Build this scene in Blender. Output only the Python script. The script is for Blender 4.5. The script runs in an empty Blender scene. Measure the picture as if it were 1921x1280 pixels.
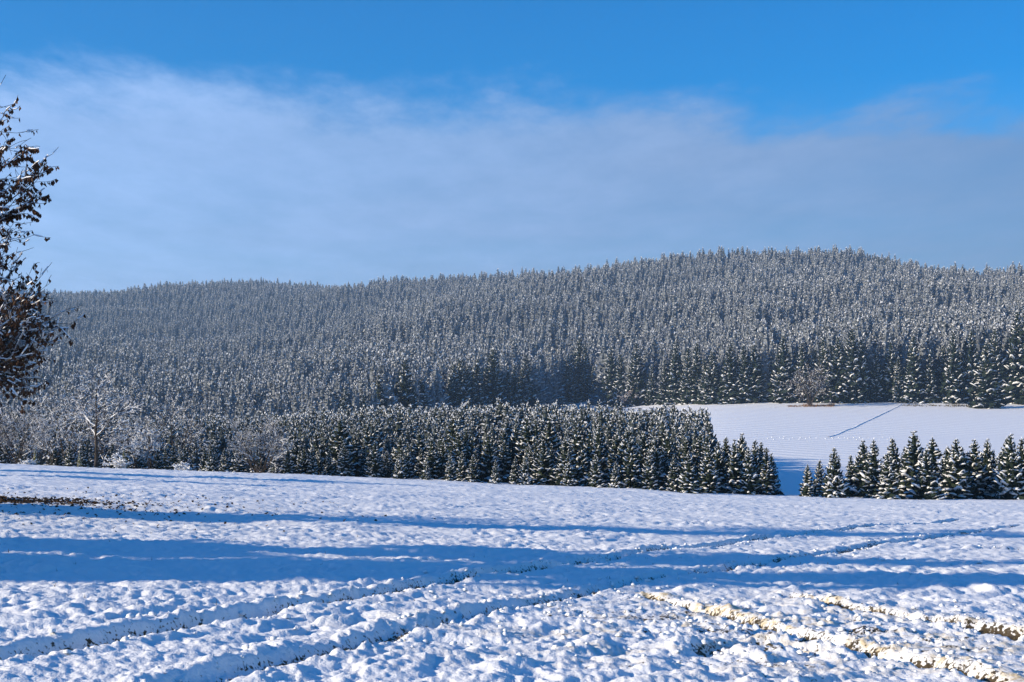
import bpy, math, random
import numpy as np
from mathutils import Vector
R = math.radians
scene = bpy.context.scene
col = scene.collection

# ------------------------------------------------------------------ camera, sky, sun, exposure
EYE = 1.6            # eye height (m)
FPX = 2639.0         # focal length in photo pixels (photo is 1921 px wide)
HORIZON = 820.0      # photo row of the eye level
cam_d = bpy.data.cameras.new('camera')
cam = bpy.data.objects.new('camera', cam_d); col.objects.link(cam)
cam_d.sensor_fit = 'HORIZONTAL'; cam_d.sensor_width = 36.0
cam_d.lens = 36.0 * FPX / 1921.0
cam_d.shift_y = (HORIZON - 640.0) / 1921.0
cam.location = (0, 0, EYE); cam.rotation_euler = (R(90), 0, 0)
cam_d.clip_start = 0.1; cam_d.clip_end = 20000
scene.camera = cam

SUN_EL, SUN_AZ = 17.0, 14.0          # elevation; degrees behind the camera's left
tosun = Vector((-math.cos(R(SUN_AZ)) * math.cos(R(SUN_EL)), -math.sin(R(SUN_AZ)) * math.cos(R(SUN_EL)), math.sin(R(SUN_EL))))
sd = bpy.data.lights.new('sun', 'SUN'); sun = bpy.data.objects.new('sun', sd); col.objects.link(sun)
sd.energy = 5.0; sd.angle = R(0.5); sd.color = (1.0, 0.86, 0.65)
sun.rotation_euler = tosun.to_track_quat('Z', 'Y').to_euler()

world = bpy.data.worlds.new('World'); scene.world = world; world.use_nodes = True
def build_world():
    nt = world.node_tree; N = nt.nodes; L = nt.links; N.clear()
    out = N.new('ShaderNodeOutputWorld'); bg = N.new('ShaderNodeBackground'); bg.inputs[1].default_value = 0.088
    L.new(bg.outputs[0], out.inputs[0])
    sky = N.new('ShaderNodeTexSky'); sky.sky_type = 'NISHITA'; sky.sun_disc = False
    sky.sun_elevation = R(SUN_EL); sky.sun_rotation = R(270 - SUN_AZ); sky.altitude = 600; sky.ozone_density = 3.0; sky.dust_density = 0.3; sky.air_density = 1.0
    hs = N.new('ShaderNodeHueSaturation'); hs.inputs['Saturation'].default_value = 1.5; hs.inputs['Value'].default_value = 1.36; hs.inputs['Hue'].default_value = 0.508
    L.new(sky.outputs[0], hs.inputs['Color'])
    tc = N.new('ShaderNodeTexCoord')
    sep = N.new('ShaderNodeSeparateXYZ'); L.new(tc.outputs['Generated'], sep.inputs[0])
    def m(op, a, b=None, c=None, clamp=False):
        n = N.new('ShaderNodeMath'); n.operation = op; n.use_clamp = clamp
        for i, v in enumerate((a, b, c)):
            if v is None: continue
            if hasattr(v, 'links'): L.new(v, n.inputs[i])
            else: n.inputs[i].default_value = v
        return n.outputs[0]
    zz = m('MAXIMUM', sep.outputs['Z'], 0.012)
    px = m('DIVIDE', sep.outputs['X'], zz); py = m('DIVIDE', sep.outputs['Y'], zz)
    comb = N.new('ShaderNodeCombineXYZ'); L.new(px, comb.inputs[0]); L.new(py, comb.inputs[1])
    def noise(scale, detail, sx=1, sy=1, rot=0, rough=0.55):
        mp = N.new('ShaderNodeMapping'); mp.inputs['Scale'].default_value = (sx, sy, 1); mp.inputs['Rotation'].default_value = (0, 0, rot)
        L.new(comb.outputs[0], mp.inputs[0])
        n = N.new('ShaderNodeTexNoise'); n.inputs['Scale'].default_value = scale; n.inputs['Detail'].default_value = detail; n.inputs['Roughness'].default_value = rough
        L.new(mp.outputs[0], n.inputs['Vector']); return n.outputs[0]
    n1 = noise(0.9, 6, 1.0, 0.7); n2 = noise(2.6, 7, 1.0, 0.45, R(25), 0.66); n3 = noise(0.28, 3)
    # flat cloud deck whose rim lies about 4 deck-heights ahead of the camera
    e = m('ADD', py, m('MULTIPLY', m('SUBTRACT', n1, 0.5), 1.5))
    e = m('ADD', e, m('MULTIPLY', m('SUBTRACT', n2, 0.5), 1.7))
    e = m('SUBTRACT', e, m('MULTIPLY', px, 0.16))
    mr = N.new('ShaderNodeMapRange'); mr.interpolation_type = 'SMOOTHSTEP'
    L.new(e, mr.inputs['Value']); mr.inputs['From Min'].default_value = 3.8; mr.inputs['From Max'].default_value = 4.7
    op = m('MULTIPLY', mr.outputs[0], m('ADD', 0.30, m('MULTIPLY', m('ADD', n3, m('MULTIPLY', n2, 0.55)), 0.62)), clamp=True)
    # forward scattering: the deck is brighter towards the sun
    dp = N.new('ShaderNodeVectorMath'); dp.operation = 'DOT_PRODUCT'; L.new(tc.outputs['Generated'], dp.inputs[0]); dp.inputs[1].default_value = tosun
    br = m('ADD', 0.86, m('MULTIPLY', dp.outputs['Value'], 0.75))
    br = m('MULTIPLY', br, m('ADD', 0.74, m('MULTIPLY', n2, 0.52)))
    cl = N.new('ShaderNodeMix'); cl.data_type = 'RGBA'; cl.blend_type = 'MULTIPLY'; cl.inputs[0].default_value = 1.0
    cl.inputs[6].default_value = (3.2, 4.7, 7.7, 1)
    cb = N.new('ShaderNodeCombineColor'); [L.new(br, cb.inputs[i]) for i in range(3)]
    L.new(cb.outputs[0], cl.inputs[7])
    mx = N.new('ShaderNodeMix'); mx.data_type = 'RGBA'
    L.new(op, mx.inputs[0]); L.new(hs.outputs[0], mx.inputs[6]); L.new(cl.outputs[2], mx.inputs[7])
    L.new(mx.outputs[2], bg.inputs[0])
build_world()
vs = scene.view_settings
scene.display_settings.display_device = 'sRGB'
vs.view_transform = 'Standard'; vs.look = 'None'; vs.gamma = 1.0; vs.exposure = 0.67; vs.use_curve_mapping = False
scene.cycles.max_bounces = 5; scene.cycles.diffuse_bounces = 1; scene.cycles.volume_bounces = 0
scene.cycles.use_adaptive_sampling = True; scene.cycles.adaptive_threshold = 0.02
scene.cycles.use_denoising = True

# ------------------------------------------------------------------ numeric helpers
def hash2(ix, iy, seed):
    h = (ix.astype(np.int64) * 374761393 + iy.astype(np.int64) * 668265263 + seed * 974634777) & 0x7fffffff
    h = ((h ^ (h >> 13)) * 1274126177) & 0x7fffffff
    h = ((h ^ (h >> 16)) * 1103515245) & 0x7fffffff
    return (h ^ (h >> 15)) / float(0x7fffffff)
def vnoise(x, y, seed=0):
    ix = np.floor(x); iy = np.floor(y); fx = x - ix; fy = y - iy
    ux = fx * fx * fx * (fx * (fx * 6 - 15) + 10); uy = fy * fy * fy * (fy * (fy * 6 - 15) + 10)
    a = hash2(ix, iy, seed); b = hash2(ix + 1, iy, seed); c = hash2(ix, iy + 1, seed); d = hash2(ix + 1, iy + 1, seed)
    return (a + (b - a) * ux) * (1 - uy) + (c + (d - c) * ux) * uy
def fbm(x, y, seed=0, oct=4, gain=0.5):
    s = 0; a = 1; t = 0
    for i in range(oct):
        s = s + a * vnoise(x * 2 ** i + 17.3 * i, y * 2 ** i - 9.1 * i, seed + i); t += a; a *= gain
    return s / t
def domes(x, y, cell, seed, rmin=0.35, rmax=0.75):
    """rounded snow pillows: the highest of the jittered domes around each point"""
    X = x / cell; Y = y / cell; ix = np.floor(X); iy = np.floor(Y); best = np.zeros_like(X)
    for dx in (-1, 0, 1):
        for dy in (-1, 0, 1):
            cx = ix + dx; cy = iy + dy
            jx = cx + hash2(cx, cy, seed); jy = cy + hash2(cx, cy, seed + 1); r = rmin + (rmax - rmin) * hash2(cx, cy, seed + 2)
            d2 = ((X - jx) ** 2 + (Y - jy) ** 2) / (r * r)
            best = np.maximum(best, np.clip(1 - d2, 0, 1) ** 0.8 * r)
    return best
def sstep(a, b, x):
    t = np.clip((x - a) / (b - a), 0, 1); return t * t * (3 - 2 * t)

# ------------------------------------------------------------------ terrain: long profiles for several bearings
COLS = {
 -400: [(0,0),(100,.2),(150,-3),(300,-8),(500,2),(700,20),(1000,50),(1400,112),(1800,168),(2600,100),(4000,60)],
 0:    [(0,0),(100,-.22),(150,-3.2),(300,-8),(500,2),(700,20),(1000,50),(1400,112),(1800,168),(2600,100),(4000,60)],
 480:  [(0,0),(100,-.98),(150,-2.6),(220,-4),(300,-5),(500,4),(700,21),(1000,56),(1400,118),(1700,167),(2600,90),(4000,60)],
 960:  [(0,0),(100,-1.9),(150,-2.6),(220,-3.5),(300,-3),(450,4),(600,14),(700,26),(900,60),(1200,114),(1400,150),(2400,80),(4000,50)],
 1150: [(0,0),(100,-2.2),(150,-3.2),(220,-3.6),(330,.5),(480,8.5),(600,14.5),(700,29),(900,68),(1250,136),(2200,70),(4000,50)],
 1340: [(0,0),(100,-2.55),(150,-4.3),(200,-3.8),(330,2.2),(490,12.2),(560,19),(700,38),(900,76),(1200,133),(2200,70),(4000,50)],
 1600: [(0,0),(100,-2.85),(150,-4.7),(200,-3.7),(330,2.0),(480,12.2),(700,43),(900,81),(1150,127),(2200,60),(4000,40)],
 1921: [(0,0),(100,-3.1),(150,-4.8),(200,-3.7),(330,1.8),(470,11.8),(700,48),(1000,106),(2200,60),(4000,40)],
 2500: [(0,0),(100,-3.6),(150,-5.2),(200,-3.9),(330,1.6),(455,11),(700,45),(1000,95),(2200,60),(4000,40)]}
TY = np.concatenate([np.arange(0, 400, 2.0), np.arange(400, 4001, 10.0)])
TP = np.arange(-400, 2501, 20.0)
def make_table():
    fine = np.arange(0, 4001, 1.0); rows = []
    for p in sorted(COLS):
        a = np.array(COLS[p], float); z = np.interp(fine, a[:, 0], a[:, 1])
        def smooth(z, w):
            k = np.hanning(2 * w + 1); k /= k.sum(); return np.convolve(np.pad(z, w, mode='edge'), k, 'valid')
        z1 = smooth(z, 16); z2 = smooth(z, 90)
        w = sstep(330, 640, fine); z = z1 * (1 - w) + z2 * w
        z -= z[0]; rows.append(np.interp(TY, fine, z))
    rows = np.array(rows); P = np.array(sorted(COLS), float)
    T = np.array([np.interp(TP, P, rows[:, j]) for j in range(len(TY))]).T
    k = np.hanning(15); k /= k.sum()
    return np.array([np.convolve(np.pad(T[:, j], 7, mode='edge'), k, 'valid') for j in range(len(TY))]).T
TABLE = make_table()
def base_h(x, y):
    x = np.asarray(x, float); y = np.asarray(y, float)
    r = np.hypot(x, y); th = np.arctan2(x, y); tc = np.clip(th, -0.62, 0.62)
    Y = r * np.cos(tc); p = np.clip(960.5 + FPX * np.tan(tc), -399, 2499)
    jy = np.clip(np.interp(Y, TY, np.arange(len(TY))), 0, len(TY) - 1.001); jp = (p + 400) / 20.0
    a = jp.astype(int); b = jy.astype(int); fa = jp - a; fb = jy - b
    z = (TABLE[a, b] * (1 - fa) * (1 - fb) + TABLE[a + 1, b] * fa * (1 - fb) + TABLE[a, b + 1] * (1 - fa) * fb + TABLE[a + 1, b + 1] * fa * fb)
    behind = sstep(0.7, 1.6, np.abs(th)); z = z * (1 - behind) - 3.0 * behind * sstep(20, 200, r)
    und = (fbm(x / 170 + 5, y / 170, 3, 3) - 0.5) * 26 * sstep(520, 800, r) * (1 - 0.6 * behind)
    return z + und + (fbm(x / 7, y / 7, 8, 2) - 0.5) * 0.22 * (1 - sstep(110, 200, r))
def ground_at(px, Y):
    x = (px - 960.5) / FPX * Y; return x, Y, float(base_h(x, Y))
def unproject(px, py):
    """photo pixel -> point on the near field"""
    u = (px - 960.5) / FPX; v = (HORIZON - py) / FPX
    Ys = np.linspace(4, 125, 4000); zz = base_h(u * Ys, Ys); hit = np.argmax(EYE + v * Ys <= zz)
    return u * Ys[hit], Ys[hit]

# wheel ruts and churned lines on the near field, traced as ground polylines
RUTS = [  # (pixels, half width, depth, bank height, dirt, yellow)
 ([(-260,1300),(0,1243),(300,1192),(600,1140),(800,1106),(1000,1076),(1200,1042),(1500,1008),(1800,978)], .13, .12, .05, .75, 0),
 ([(330,1300),(620,1236),(800,1184),(1000,1140),(1200,1096),(1400,1066),(1600,1034),(1921,990)], .14, .07, .03, .62, 0),
 ([(1215,1128),(1330,1160),(1450,1192),(1560,1220),(1700,1252),(1860,1292)], .13, .08, .045, 1.1, 1),
 ([(1480,1128),(1560,1146),(1680,1166),(1800,1184),(1990,1222)], .13, .07, .04, 1.1, .9),
 ([(1320,1236),(1440,1226),(1520,1236)], .12, .05, .06, .7, .5),
 ([(1840,1034),(1980,1036)], .15, .06, .05, .9, 0),
 ([(1640,1060),(1921,1072),(2050,1078)], .15, .04, .05, .2, 0),
]
def dist_polyline(x, y, pts):
    best = np.full(x.shape, 1e9); side = np.zeros(x.shape)
    for (ax, ay), (bx, by) in zip(pts[:-1], pts[1:]):
        dx, dy = bx - ax, by - ay; l2 = dx * dx + dy * dy
        t = np.clip(((x - ax) * dx + (y - ay) * dy) / l2, 0, 1)
        ex = x - ax - t * dx; ey = y - ay - t * dy; d = np.hypot(ex, ey)
        s = np.where(dx * ey - dy * ex > 0, 1.0, -1.0)     # +1 left of the line = far bank
        m = d < best; best = np.where(m, d, best); side = np.where(m, s, side)
    return best, side
RUTW = [([unproject(*p) for p in r[0]],) + r[1:] for r in RUTS]
LITTER = unproject(20, 945)

def near_detail(x, y):
    """snow relief of the field: returns height offset, bare-soil amount, yellow churned-snow amount"""
    r = np.hypot(x, y); fade = 1 - sstep(90, 135, r)
    wx = x + (vnoise(x * 1.3, y * 1.3, 41) - .5) * .5; wy = y + (vnoise(x * 1.3, y * 1.3, 43) - .5) * .5
    ra = wx * .85 - wy * .53; rb = (wx * .53 + wy * .85) * .62      # rows run with the mowing direction
    big = domes(ra, rb, .50, 11); med = domes(ra, rb, .20, 21); sm = domes(x, y, .085, 31)
    rid = lambda f, sd: 1 - np.abs(2 * vnoise(x * f, y * f, sd) - 1)
    amp = .12 + 1.9 * fbm(x / 2.2, y / 2.2, 51, 3) ** 1.4
    h = (big * .034 + med * .050) * amp + sm * .024 + (fbm(x * .8, y * .8, 61, 3) - .5) * .10 + (np.sin(ra * 11 + 3 * vnoise(ra * .7, rb * .7, 66)) * .5 + .5) * .030 * sstep(.4, .75, vnoise(x / 1.8, y / 1.8, 67)) + rid(7, 63) ** 2 * .016 + rid(17, 64) * .010
    churn = np.zeros_like(x); soil = np.zeros_like(x); yel = np.zeros_like(x); rut = np.zeros_like(x)
    for pts, hw, dep, bank, dirt, yl in RUTW:
        wob = (vnoise(x * 1.2, y * 1.2, 71) - .5) * .13 + (vnoise(x * 7, y * 7, 72) - .5) * .06
        d, s = dist_polyline(x, y, pts); dd = d + wob
        inside = 1 - sstep(hw * .55, hw * 1.35, dd)
        b = np.exp(-((dd - hw * 1.9) / (hw * .75)) ** 2) * np.where(s > 0, 1.0, .2)
        lump = .65 + .6 * vnoise(x * 3.5, y * 3.5, 73)
        rut = rut - inside * dep + b * bank * lump
        n = .45 * fbm(x * 1.6, y * 1.6, 81, 2) + .55 * fbm(x * 9, y * 9, 82, 3)
        soil = np.maximum(soil, np.maximum(inside, (.50 if yl else .36) * (1 - sstep(hw * .6, hw * 2.3, dd)) * (s > 0)) * dirt * sstep(.40, .60, n + .06 * dirt))
        yel = np.maximum(yel, yl * np.exp(-((dd - hw * 1.6) / (hw * 2.4)) ** 2) * sstep(.35, .62, .5 * vnoise(x * 1.7, y * 1.7, 83) + .5 * vnoise(x * 6, y * 6, 84)) * np.where(s > 0, 1, .3))
        churn = np.maximum(churn, .8 * np.exp(-(d / (hw * 2.6)) ** 2))
    cr = rid(5.5, 91) ** 2 * .036 + rid(13, 93) ** 2 * .026 + rid(29, 94) * .012 + domes(x + .3, y, .13, 95, .2, .6) * .03
    # churned corner where vehicles turned
    tx, ty = unproject(1550, 1200); turn = np.exp(-(((x - tx) / 3.2) ** 2 + ((y - ty) / 2.6) ** 2))
    churn = np.maximum(churn, turn)
    yel = np.maximum(yel, .8 * turn * sstep(.45, .68, .6 * vnoise(x * 1.3, y * 2.2, 86) + .4 * vnoise(x * 6, y * 6, 87)))
    soil = np.maximum(soil, .55 * turn * sstep(.56, .70, fbm(x * 1.5, y * 3.5, 88, 3)))
    h = h * (1 - .35 * churn) + rut + cr * churn * (.5 + .9 * vnoise(x * 2.5, y * 2.5, 97))
    # thin snow with soil and leaf litter showing under the leafy tree
    lx = (x - LITTER[0] + 1.6) / 2.6; ly = (y - LITTER[1]) / 1.5; lit = np.exp(-(lx * lx + ly * ly))
    soil = np.maximum(soil, lit * sstep(.42, .6, fbm(x * 1.6, y * 2.6, 99, 3) + .30 * lit - .05))
    return h * fade, soil * fade, yel * fade

# ------------------------------------------------------------------ materials
def mat(name):
    m = bpy.data.materials.new(name); m.use_nodes = True; nt = m.node_tree; return m, nt, nt.nodes['Principled BSDF']
def simple(name, c1, c2, scale=3.0, rough=.8, coord='Object', sss=0):
    m, nt, p = mat(name); tc = nt.nodes.new('ShaderNodeTexCoord'); n = nt.nodes.new('ShaderNodeTexNoise'); n.inputs['Scale'].default_value = scale; n.inputs['Detail'].default_value = 4
    nt.links.new(tc.outputs[coord], n.inputs['Vector'])
    cr = nt.nodes.new('ShaderNodeValToRGB'); cr.color_ramp.elements[0].position = .3; cr.color_ramp.elements[1].position = .7
    cr.color_ramp.elements[0].color = (*c1, 1); cr.color_ramp.elements[1].color = (*c2, 1)
    nt.links.new(n.outputs[0], cr.inputs[0]); nt.links.new(cr.outputs[0], p.inputs['Base Color']); p.inputs['Roughness'].default_value = rough
    p.inputs['Specular IOR Level'].default_value = .2
    return m
M = {}
M['needles'] = simple('spruce_needles', (.008, .015, .010), (.020, .032, .018), 9)
M['frosted_needles'] = simple('frosted_needles', (.014, .022, .022), (.27, .29, .32), 24)
M['light_frosted_needles'] = simple('light_frosted_needles', (.010, .018, .013), (.085, .10, .10), 20)
M['bark'] = simple('bark', (.030, .022, .017), (.075, .058, .045), 14, .9)
M['twig'] = simple('twig_bark', (.035, .026, .021), (.09, .068, .052), 10, .9)
M['tree_snow'] = simple('tree_snow', (.80, .81, .83), (.87, .87, .88), 5, .7)
M['leaf'] = simple('withered_leaf', (.030, .014, .008), (.115, .050, .022), 2.5, .75)
M['rust_twig'] = simple('rusty_twigs', (.14, .075, .040), (.26, .15, .085), 3, .9)
M['yellow_needles'] = simple('yellow_green_needles', (.10, .11, .02), (.22, .19, .04), 6)
M['litter'] = simple('leaf_litter', (.020, .012, .008), (.085, .045, .022), 8, .9)
M['grass'] = simple('dead_grass', (.05, .040, .018), (.16, .12, .055), 12, .9)
def snow_ground_material():
    m, nt, p = mat('snow_ground'); N = nt.nodes; L = nt.links
    at = N.new('ShaderNodeAttribute'); at.attribute_name = 'soil'; ay = N.new('ShaderNodeAttribute'); ay.attribute_name = 'churn'
    tc = N.new('ShaderNodeTexCoord')
    def noise(s, d=4):
        n = N.new('ShaderNodeTexNoise'); n.inputs['Scale'].default_value = s; n.inputs['Detail'].default_value = d; L.new(tc.outputs['Object'], n.inputs['Vector']); return n.outputs[0]
    def mix(f, a, b):
        x = N.new('ShaderNodeMix'); x.data_type = 'RGBA'; L.new(f, x.inputs[0])
        for i, v in ((6, a), (7, b)):
            if isinstance(v, tuple): x.inputs[i].default_value = (*v, 1)
            else: L.new(v, x.inputs[i])
        return x.outputs[2]
    base = mix(noise(1.5), (.84, .85, .87), (.89, .89, .90))
    yb = N.new('ShaderNodeMapRange'); yb.inputs['From Min'].default_value = .36; yb.inputs['From Max'].default_value = .6; L.new(noise(11, 6), yb.inputs['Value'])
    ym = N.new('ShaderNodeMath'); ym.operation = 'MULTIPLY'; L.new(ay.outputs['Fac'], ym.inputs[0]); L.new(yb.outputs[0], ym.inputs[1])
    c = mix(ym.outputs[0], base, mix(noise(60, 3), (.52, .39, .20), (.74, .62, .42)))
    soilc = mix(noise(22, 6), (.020, .014, .009), (.12, .088, .045))
    # break the soil edge into grains
    g = N.new('ShaderNodeMath'); g.operation = 'ADD'; L.new(at.outputs['Fac'], g.inputs[0])
    gm = N.new('ShaderNodeMath'); gm.operation = 'MULTIPLY_ADD'; L.new(noise(26, 5), gm.inputs[0]); gm.inputs[1].default_value = 2.2; gm.inputs[2].default_value = -1.1
    L.new(gm.outputs[0], g.inputs[1])
    rp = N.new('ShaderNodeMapRange'); rp.inputs['From Min'].default_value = .36; rp.inputs['From Max'].default_value = .58; L.new(g.outputs[0], rp.inputs['Value'])
    ml = N.new('ShaderNodeMath'); ml.operation = 'MULTIPLY'; L.new(rp.outputs[0], ml.inputs[0])
    st = N.new('ShaderNodeMapRange'); st.inputs['From Max'].default_value = .12; L.new(at.outputs['Fac'], st.inputs['Value']); L.new(st.outputs[0], ml.inputs[1])
    c = mix(ml.outputs[0], c, soilc)
    L.new(c, p.inputs['Base Color']); p.inputs['Roughness'].default_value = .65; p.inputs['Specular IOR Level'].default_value = .25
    # fine relief: grainy snow close by, drilled rows on the far field
    mp = N.new('ShaderNodeMapping'); mp.inputs['Rotation'].default_value = (0, 0, R(-33)); L.new(tc.outputs['Object'], mp.inputs[0])
    wv = N.new('ShaderNodeTexWave'); wv.inputs['Scale'].default_value = .055; wv.inputs['Distortion'].default_value = 1.2; wv.inputs['Detail'].default_value = 2; L.new(mp.outputs[0], wv.inputs['Vector'])
    sp = N.new('ShaderNodeSeparateXYZ'); L.new(tc.outputs['Object'], sp.inputs[0])
    far = N.new('ShaderNodeMapRange'); far.inputs['From Min'].default_value = 150; far.inputs['From Max'].default_value = 260; L.new(sp.outputs['Y'], far.inputs['Value'])
    wm = N.new('ShaderNodeMath'); wm.operation = 'MULTIPLY'; L.new(wv.outputs['Fac'], wm.inputs[0]); L.new(far.outputs[0], wm.inputs[1])
    b1 = N.new('ShaderNodeBump'); b1.inputs['Strength'].default_value = .5; b1.inputs['Distance'].default_value = .25; L.new(wm.outputs[0], b1.inputs['Height'])
    b2 = N.new('ShaderNodeBump'); b2.inputs['Strength'].default_value = .55; b2.inputs['Distance'].default_value = .02; L.new(noise(38, 5), b2.inputs['Height']); L.new(b1.outputs[0], b2.inputs['Normal'])
    L.new(b2.outputs[0], p.inputs['Normal'])
    return m
M['ground'] = snow_ground_material()

# ------------------------------------------------------------------ mesh helpers
class MB:
    def __init__(s): s.v = []; s.f = []; s.mi = []
    def add(s, verts, faces, mi=0):
        o = len(s.v); s.v.extend(verts); s.f.extend([tuple(i + o for i in f) for f in faces]); s.mi.extend([mi] * len(faces))
    def mesh(s, name, mats, smooth=False):
        me = bpy.data.meshes.new(name); me.from_pydata([tuple(v) for v in s.v], [], s.f)
        for m in mats: me.materials.append(m)
        if len(mats) > 1: me.polygons.foreach_set('material_index', s.mi)
        if smooth: me.polygons.foreach_set('use_smooth', [True] * len(s.f))
        me.update(); return me
def link(name, me, parent=None):
    o = bpy.data.objects.new(name, me); col.objects.link(o)
    if parent: o.parent = parent
    return o
def tag(o, label=None, cat=None, group=None, kind=None):
    if label: o['label'] = label
    if cat: o['category'] = cat
    if group: o['group'] = group
    if kind: o['kind'] = kind
    return o
def thing(name, loc, label, cat, group=None, rz=0, sc=1.0):
    o = bpy.data.objects.new(name, None); col.objects.link(o); o.location = loc; o.rotation_euler = (0, 0, rz)
    o.scale = (sc, sc, sc) if not isinstance(sc, tuple) else sc; o.empty_display_size = .3
    return tag(o, label, cat, group)

# ------------------------------------------------------------------ the ground: one polar sheet, fine in view, coarse elsewhere
def build_ground():
    dense = np.linspace(R(-23.5), R(23.5), 560); sparse = np.linspace(R(23.5), R(360 - 23.5), 74)[1:-1]
    th = np.concatenate([dense, sparse]); nT = len(th)
    rr = np.concatenate([np.linspace(.4, 5.5, 14), np.geomspace(5.6, 112, 700), np.geomspace(113, 700, 130), np.geomspace(712, 2600, 60)]); nR = len(rr)
    TH, RR = np.meshgrid(th, rr); x = (RR * np.sin(TH)).ravel(); y = (RR * np.cos(TH)).ravel()
    h, soil, yel = near_detail(x, y)
    z = base_h(x, y) + h
    # cell walls of the far snowy field stay smooth; the forest floor is rough
    co = np.empty((nR * nT + 1, 3)); co[:-1, 0] = x; co[:-1, 1] = y; co[:-1, 2] = z; co[-1] = (0, 0, 0)
    i = np.arange(nR - 1)[:, None] * nT; j = np.arange(nT)[None, :]; j2 = (j + 1) % nT
    q = np.stack([i + j, i + nT + j, i + nT + j2, i + j2], -1).reshape(-1, 4)[:, ::-1]
    t = np.stack([np.full(nT, nR * nT), np.arange(nT), (np.arange(nT) + 1) % nT], -1)[:, ::-1]
    me = bpy.data.meshes.new('ground'); me.vertices.add(len(co)); me.vertices.foreach_set('co', co.ravel())
    nl = q.size + t.size; me.loops.add(nl); me.loops.foreach_set('vertex_index', np.concatenate([q.ravel(), t.ravel()]).astype(np.int32))
    me.polygons.add(len(q) + len(t))
    ls = np.concatenate([np.arange(len(q)) * 4, q.size + np.arange(len(t)) * 3]).astype(np.int32); me.polygons.foreach_set('loop_start', ls)
    me.polygons.foreach_set('use_smooth', np.ones(len(ls), bool))
    for nm, arr in (('soil', soil), ('churn', yel)):
        a = me.attributes.new(nm, 'FLOAT', 'POINT'); a.data.foreach_set('value', np.append(arr, 0).astype(np.float32))
    me.update(); me.validate()
    me.materials.append(M['ground'])
    tag(link('ground', me), 'rolling snow-covered ground with wheel ruts, valley field and wooded hill', kind='structure')
build_ground()
def gz(x, y):
    x = np.array([x], float); y = np.array([y], float); return float((base_h(x, y) + near_detail(x, y)[0])[0])

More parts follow.
